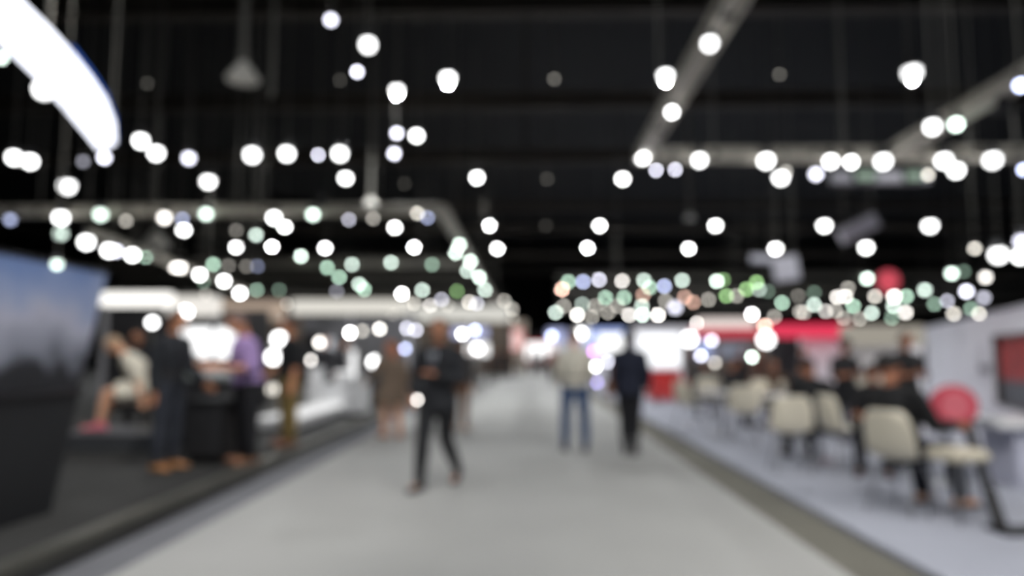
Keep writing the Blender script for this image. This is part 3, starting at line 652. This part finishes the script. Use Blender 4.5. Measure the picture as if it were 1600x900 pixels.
person('person in a taupe dress with bare legs stepping onto the left stage', g(611, 683), R_(-150), 1.66, wide=1.3, lean=6, side=0, arms=[(V(.3, -.4, -1), V(0, -.8, -.3)), HANG],
       legs=[(V(.0, -.15, -1), V(0, .1, -1)), (V(.0, .05, -1), V(0, .2, -1))], dress=((132, 114, 98), .72), hair=(190, 120, 90), long_hair=True, shoes=(214, 150, 110), vox=.014, skin='light')
person('person in tan trousers half hidden behind the suited person', g(718, 672), R_(160), 1.72, top=(70, 66, 66), bottom=(122, 88, 66), vox=.016, skin='mid', shoes=(190, 150, 120))
# far people
far = [(748, 603, 'in a grey coat far down the aisle, left of the crowd', (95, 92, 92), (70, 68, 70)), (768, 598, 'in dark brown far down the aisle', (66, 52, 46), (40, 36, 36)), (782, 592, 'in black small in the far crowd', (30, 30, 34), (28, 28, 32)),
       (797, 590, 'in a brown top small in the far crowd', (110, 84, 66), (60, 56, 58)), (812, 590, 'in pale clothes small in the far crowd', (180, 170, 160), (110, 104, 100)), (846, 588, 'in black under the white far screen', (28, 28, 32), (26, 26, 30)),
       (862, 596, 'in a rust red top left of the cream shirt', (130, 70, 58), (60, 54, 54)), (735, 612, 'in a pale grey suit just right of the suited person', (140, 138, 134), (120, 118, 112)), (832, 585, 'in grey beneath the far screen', (100, 98, 98), (60, 60, 64))]
for i, (px, py, d_, a, b) in enumerate(far):
    person('distant person '+d_, g(px, py), R_(random.uniform(-180, 180)), random.uniform(1.64, 1.8), top=a, bottom=b, vox=.028, fingers=False, legs=[(V(.02, -.15, -1), V(0, .1, -1)), (V(.02, .1, -1), V(0, .15, -1))], skin='mid')
# people on the left stage
person('person in a lilac shirt and black trousers standing on the left stage, forearms raised', g(383, 724, .1), R_(-50), 1.84, wide=1.28, lean=6, arms=[(V(.15, -.15, -1), V(-.2, -1, .15)), (V(.15, -.2, -1), V(-.1, -1, .25))],
       top=(176, 148, 204), bottom=(20, 20, 26), sleeve='short', hair=(120, 100, 96), skin='mid', shoes=(120, 84, 60), vox=.011, nod=20)
person('person in a black shirt and khaki trousers standing on the left stage', g(449, 696, .1), R_(-55), 1.86, wide=1.22, arms=[HANG, (V(.12, -.1, -1), V(0, -.8, -.6))],
       top=(22, 23, 27), bottom=(136, 116, 70), sleeve='short', hair=(60, 34, 26), skin='mid', shoes=(110, 66, 44), vox=.012)
person('person in black and dark grey jeans with tan shoes standing at the left', g(258, 734, .1), R_(75), 1.86, lean=4, arms=[(V(.1, -.2, -1), V(0, -.7, -.5)), HANG],
       top=(34, 37, 43), bottom=(50, 54, 64), hair=(20, 19, 20), skin='mid', shoes=(190, 135, 85), vox=.012)
# podium with bending woman
pd = g(178, 704, .1)
t = thing('podium', 'low dark podium under the seated person in cream', 'podium', pd); build('box', bx(-.75, .75, -.1, .9, 0, .22, bev=.015), mat('podium_grey', (66, 68, 72), .6), t); build('top_edge', bx(-.77, .77, -.12, .92, .22, .25, bev=.005), grey_w, t)
sp = (pd[0]+.25, pd[1]+.42, pd[2]+.25)
t = thing('stool', 'dark upholstered stool under the seated person in cream', 'stool', sp)
build('seat', lathe(BM(), [(.05, .42), (.2, .42), (.23, .45), (.22, .50), (.05, .51)], 18), mat('dark_leather', (40, 40, 44), .5), t)
build('pedestal', tube(BM(), [(0, 0, .02), (0, 0, .42)], .03, 10), rodm, t); build('base', lathe(BM(), [(.22, 0), (.22, .02), (.03, .035)], 18), rodm, t)
person('seated person in a cream top leaning forward with bare arms, far left', sp, R_(-66), 1.84, wide=1.2, seat=.50, lean=32, arms=[(V(.1, -.2, -1), V(0, -.35, -1)), (V(.1, -.3, -1), V(-.1, -.2, -1))],
       legs=[(V(.1, -1, -.1), V(0, -.15, -1)), (V(.1, -1, -.25), V(0, -.25, -1))], dress=((242, 232, 214), .8), sleeve='short', hair=(200, 170, 140), skin='light', shoes=(235, 120, 140), vox=.012, nod=15)
person('person in black bending behind the seated person in cream', g(212, 682, .1), R_(20), 1.80, lean=22, arms=[(V(.1, -.4, -1), V(-.2, -.6, -.8))]*2, top=(26, 28, 34), bottom=(24, 24, 28), hair=(16, 15, 17), vox=.015, skin='mid')
# more visitors in the left booths
for a in [(505, 640, 'in black among the white counters', (28, 28, 34), (26, 26, 30), 20), (620, 640, 'in grey blue behind the woman in taupe', (86, 90, 104), (60, 62, 70), 200), (535, 628, 'in dark clothes by the long pale booth', (40, 40, 46), (34, 34, 38), 120)]:
    person('visitor '+a[2], g(a[0], a[1], .1 if a[0] < 600 else 0), R_(a[5]), 1.74, top=a[3], bottom=a[4], vox=.02, fingers=False, skin='mid')

# ------------------------------------------------------------------ seating area on the right
shell_m = mat('cream_shell', (226, 219, 200), .35, var=.03)
chrome = mat('chrome_leg', (170, 172, 176), .3, metal=.8)
def chair(loc, rz, label, src=[None]):
    if src[0] is not None:
        r = dup(src[0]); r.location = loc; r.rotation_euler = (0, 0, rz); r['label'] = label; return r
    t = thing('shell_chair', label, 'chair', loc, rz, 'cream shell chairs'); src[0] = t
    # shell facing -Y: seat then a curved back, edges turned up
    prof = [(-.23, .455), (-.20, .47), (-.08, .455), (.06, .445), (.15, .46), (.20, .52), (.225, .62), (.245, .74), (.262, .85), (.27, .91)]
    wid = [.19, .215, .235, .235, .235, .24, .245, .24, .215, .15]; bm = BM(); rows_ = []
    for (y, z), w_ in zip(prof, wid):
        r = []
        for j in range(11):
            u = -1+2*j/10; back = z > .5
            cy = -(abs(u)**2.4)*(.07 if back else 0); cz = (abs(u)**2.4)*(.06 if not back else 0)
            r.append(bm.verts.new((u*w_, y+cy, z+cz)))
        rows_.append(r)
    for a, b in zip(rows_, rows_[1:]):
        for j in range(10): bm.faces.new((a[j], a[j+1], b[j+1], b[j]))
    o = build('shell', bm, shell_m, t)
    s = o.modifiers.new('s', 'SOLIDIFY'); s.thickness = .012; s = o.modifiers.new('u', 'SUBSURF'); s.levels = 1; s.render_levels = 1
    for sx in (-1, 1):
        for y0, y1 in ((-.12, -.22), (.10, .22)):
            build('leg', tube(BM(), [(sx*.12, y0, .44), (sx*.21, y1, 0)], .011, 8), chrome, t)
    build('brace', tube(tube(BM(), [(-.13, -.13, .40), (.13, .12, .40)], .007, 6), [(.13, -.13, .40), (-.13, .12, .40)], .007, 6), chrome, t)
    return t
FL = .05
def gr(px, py): p = az(px, py, FL); return (p.x, p.y, FL)
def table(loc, label, r=.4, src=[None]):
    if src[0] is not None:
        q = dup(src[0]); q.location = loc; q['label'] = label; return q
    t = thing('round_table', label, 'table', loc, 0, 'round white tables'); src[0] = t
    build('tabletop', lathe(BM(), [(.02, .715), (r-.02, .715), (r, .725), (r, .74), (r-.01, .745), (.02, .745)], 32), gl, t)
    build('pedestal', tube(BM(), [(0, 0, .02), (0, 0, .715)], .03, 12), chrome, t)
    build('base', lathe(BM(), [(.25, 0), (.25, .012), (.04, .03)], 24), chrome, t); return t
def faced(px, py, deg): q = gr(px, py); return q, R_(deg)
# near group
cA, rA = faced(1412, 800, 120)
chair(cA, rA, 'nearest cream shell chair, under the visitor in black leaning back')
person('seated visitor in black with tan shoes on the nearest cream chair', cA, rA, 1.80, wide=1.2, seat=.46, lean=-4, side=4, arms=[(V(.1, -.4, -1), V(-.3, -.9, .2)), (V(.2, -.3, -1), V(0, -1, -.1))],
       legs=SITL, top=(16, 16, 19), bottom=(24, 27, 38), hair=(20, 17, 16), skin='tan', shoes=(205, 160, 130), vox=.012, turn=30, nod=18)
q = gr(1502, 815); t = thing('low_stool', 'backless stool with a cream padded seat, beside the black slanted post', 'stool', q, R_(15))
build('seat', bx(-.19, .19, -.17, .17, .50, .60, bev=.03), shell_m, t)
for sx in (-1, 1):
    for sy in (-1, 1): build('leg', tube(BM(), [(sx*.13, sy*.12, .5), (sx*.17, sy*.16, 0)], .012, 8), chrome, t)
cC, rC = faced(1236, 738, 172); chair(cC, rC, 'cream shell chair with its back to the aisle, middle of the seating area')
cD, rD = faced(1318, 735, 100)
chair(cD, rD, 'cream shell chair seen from the side, right of the middle chair')
cE, rE = faced(1163, 692, 165); chair(cE, rE, 'cream shell chair behind the middle one, nearer the far tables')
cF, rF = faced(1078, 672, 115); chair(cF, rF, 'cream shell chair closest to the aisle edge and the red armchair')
cG, rG = faced(1200, 672, 20); chair(cG, rG, 'cream shell chair on the far side of the middle table')
table(gr(1232, 690), 'round white table between the middle chair and the visitors in black')
table((gr(1130, 680)[0], gr(1130, 680)[1], FL), 'round white table farther back near the aisle edge')
table((gr(1505, 770)[0]+.15, gr(1505, 770)[1]+.5, FL), 'round white table in front of the nearest chair')
sit = dict(vox=.014)
cH, rH = faced(1280, 722, 185); t = thing('stool', 'black stool under the visitor in a black hoodie', 'stool', cH)
build('seat', lathe(BM(), [(.05, .38), (.2, .38), (.22, .41), (.21, .46), (.05, .47)], 18), cap_m, t); build('pedestal', tube(BM(), [(0, 0, .02), (0, 0, .38)], .03, 10), chrome, t); build('base', lathe(BM(), [(.2, 0), (.2, .015), (.03, .03)], 18), chrome, t)
person('seated visitor in a black hoodie seen from behind, right of the middle chair', cH, rH, 1.76, wide=1.2, seat=.46, lean=14, legs=SITL, arms=[(V(.2, -.5, -1), V(-.3, -1, .1))]*2, top=(15, 16, 20), bottom=(18, 20, 26), hair=(15, 14, 15), skin='tan', **sit)
person('standing visitor in black with a cap behind the round white table', gr(1325, 690), R_(15), 1.62, arms=[FOLD, FOLD2], top=(20, 21, 25), bottom=(24, 24, 28), sleeve='short', hair=(18, 16, 16), cap=(16, 18, 24), skin='tan', vox=.014)
person('standing visitor in a black T-shirt with folded arms, before the white wall', gr(1422, 708), R_(10), 1.68, arms=[FOLD, FOLD2], top=(16, 17, 20), bottom=(22, 22, 26), sleeve='short', hair=(50, 30, 24), skin='tan', vox=.013)
person('seated visitor in black with a bowed head behind the nearest chair', gr(1372, 735), R_(-30), 1.70, seat=.46, lean=16, legs=SITL, arms=[(V(.1, -.5, -1), V(-.5, -1, .2))]*2, top=(20, 20, 24), bottom=(22, 22, 28), hair=(14, 13, 14), skin='tan', sleeve='short', nod=30, **sit)
chair(gr(1372, 735), R_(-30), 'cream shell chair under the visitor with a bowed head')
for a in [(1140, 664, 30, 'by the far round table, dark jacket', (30, 30, 34)), (1212, 668, -20, 'in brown on the far side of the middle table', (80, 58, 46)), (1245, 676, 60, 'in black behind the middle chair', (20, 21, 25)), (1105, 655, 170, 'in dark clothes near the pale blue wall', (40, 38, 42))]:
    person('seated visitor '+a[3], gr(a[0], a[1]), R_(a[2]), 1.70, seat=.46, lean=10, legs=SITL, arms=[(V(.15, -.5, -1), V(-.4, -1, .1))]*2, top=a[4], bottom=(26, 26, 30), skin='tan', vox=.018, fingers=False)
    if a[0] != 1212: chair(gr(a[0], a[1]), R_(a[2]), 'cream shell chair carrying the seated visitor '+a[3])
for a in [(1160, 640, 'in black at the booth with the red roof edge', (24, 24, 28), 40), (1190, 642, 'in a rust brown top under the red fascia', (92, 56, 44), -30), (1258, 652, 'in dark grey before the red fascia booth', (44, 42, 46), 10), (1082, 628, 'in charcoal by the white screen', (50, 48, 52), 90)]:
    person('standing visitor '+a[2], gr(a[0], a[1]), R_(a[4]), 1.55, top=a[3], bottom=(28, 28, 32), vox=.02, fingers=False, skin='tan')
# red armchair / counter
q = gr(1044, 630); t = thing('red_armchair', 'square red armchair beside the aisle, in front of the white screen', 'armchair', q, R_(0))
rm = mat('red_leather', (205, 62, 62), .5)
build('seat', bx(-.42, .42, -.36, .36, .1, .45, bev=.04), rm, t); build('backrest', bx(-.44, .44, .26, .44, .1, .92, bev=.05), rm, t)
for s in (-1, 1): build('armrest', bx(s*.44-.08, s*.44+.08, -.36, .4, .1, .66, bev=.04), rm, t)
for sx in (-1, 1):
    for sy in (-1, 1): build('leg', tube(BM(), [(sx*.36, sy*.3, 0), (sx*.36, sy*.3, .1)], .02, 8), chrome, t)
# round red sign on slanted post
Yp = 6.6
a = at(1490, 634, Yp); b = at(1513, 660, Yp); c = az(1566, 832, FL)
t = thing('post_sign', 'round red sign on a slanted black post at the right', 'sign', (c.x, c.y, FL)); o = V(c.x, c.y, FL)
bm = lathe(BM(), [(.20, -.02), (.205, -.01), (.205, .01), (.20, .02)], 32); bmesh.ops.rotate(bm, verts=bm.verts, cent=(0, 0, 0), matrix=Matrix.Rotation(R_(90), 3, 'X'))
build('sign_disc', bm, mat('sign_red', (196, 72, 88), .5), t, loc=a-o).scale = (1.08, 1, .92)
bm = lathe(BM(), [(.12, -.024), (.13, -.022), (.13, -.0205), (.12, -.0204)], 24); bmesh.ops.rotate(bm, verts=bm.verts, cent=(0, 0, 0), matrix=Matrix.Rotation(R_(90), 3, 'X'))
build('sign_center', bm, mat('sign_pale', (214, 110, 122), .5), t, loc=a-o+V(0, -.045, 0))
build('post', loft(BM(), [a-o+V(.04, .03, -.1), b-o+V(0, .03, 0), V(0, 0, .02)], [.03, .045, .05], round_ends=False), cap_m, t)
build('foot', bx(-.06, .5, -.14, .14, 0, .03, bev=.01), cap_m, t)
# white wall with window
def wall_booth():
    p0 = az(1445, 514, 2.3); p1 = az(1600, 481, 2.3)
    d = V(p1.x-p0.x, p1.y-p0.y, 0); L = d.length; rz = math.atan2(d.y, d.x); d.normalize()
    start = V(p0.x, p0.y, FL)
    L2 = L+4
    t = thing('white_booth_wall', 'tall white booth wall with a dark framed red picture at the right edge', 'wall', start, rz)
    top = 2.3-FL
    nx = Vector((d.y, -d.x, 0))
    # window position along wall from pixel ray
    def along(px, py):
        r = ray(px, py); # intersect plane through start with normal nx
        k = (start-EYE).dot(nx)/r.dot(nx); p = EYE+r*k; return (p-start).dot(d), p.z-FL
    u0, zt = along(1552, 524); u1, _ = along(1615, 524); _, zb = along(1560, 632); _, zm = along(1560, 592)
    build('wall_panel', bx(0, u0, 0, .2, 0, top, bev=.01), white_w, t); build('wall_panel', bx(u1, L2, 0, .2, 0, top, bev=.01), white_w, t)
    build('wall_panel', bx(u0, u1, 0, .2, zt, top, bev=.005), white_w, t); build('wall_panel', bx(u0, u1, 0, .2, 0, zb, bev=.005), white_w, t)
    f = BM(); e = .06
    box(f, u0, u0+e, -.03, .15, zb, zt); box(f, u1-e, u1, -.03, .15, zb, zt); box(f, u0, u1, -.03, .15, zb, zb+e); box(f, u0, u1, -.03, .15, zt-e, zt); build('picture_frame', f, mat('frame_grey', (90, 84, 84), .5), t)
    build('red_picture', bx(u0+e, u1-e, .08, .11, zm, zt-e), mat('picture_red', (176, 62, 62), .4, var=.35, scale=3), t); build('grey_picture', bx(u0+e, u1-e, .08, .11, zb+e, zm), mat('picture_grey', (92, 94, 100), .4, var=.3, scale=3), t)
    build('top_rail', bx(-.02, L2, -.04, .24, top, top+.05, bev=.01), white_w, t)
    for k in range(3): build('wall_mark', bx(u0-1.5+k*.42, u0-1.25+k*.42, -.02, 0, zm+.1, zm+.28, bev=.005), mat('mark_grey', (120, 120, 128), .6), t)
    return t
wall_booth()
# grey lettering-like mark on wall, white ledge
a = at(1600, 662, 7.6); base = FL
t = thing('white_ledge_counter', 'white counter with a thin ledge at the right edge, behind the red sign', 'counter', (a.x+.1, 7.6, FL))
build('worktop', bx(-.42, 2.2, -.1, .6, a.z-FL-.05, a.z-FL+.03, bev=.01), gl, t); build('body', bx(-.2, 2.2, 0, .55, 0, a.z-FL-.05, bev=.01), mat('counter_lilac', (196, 198, 214), .6), t)
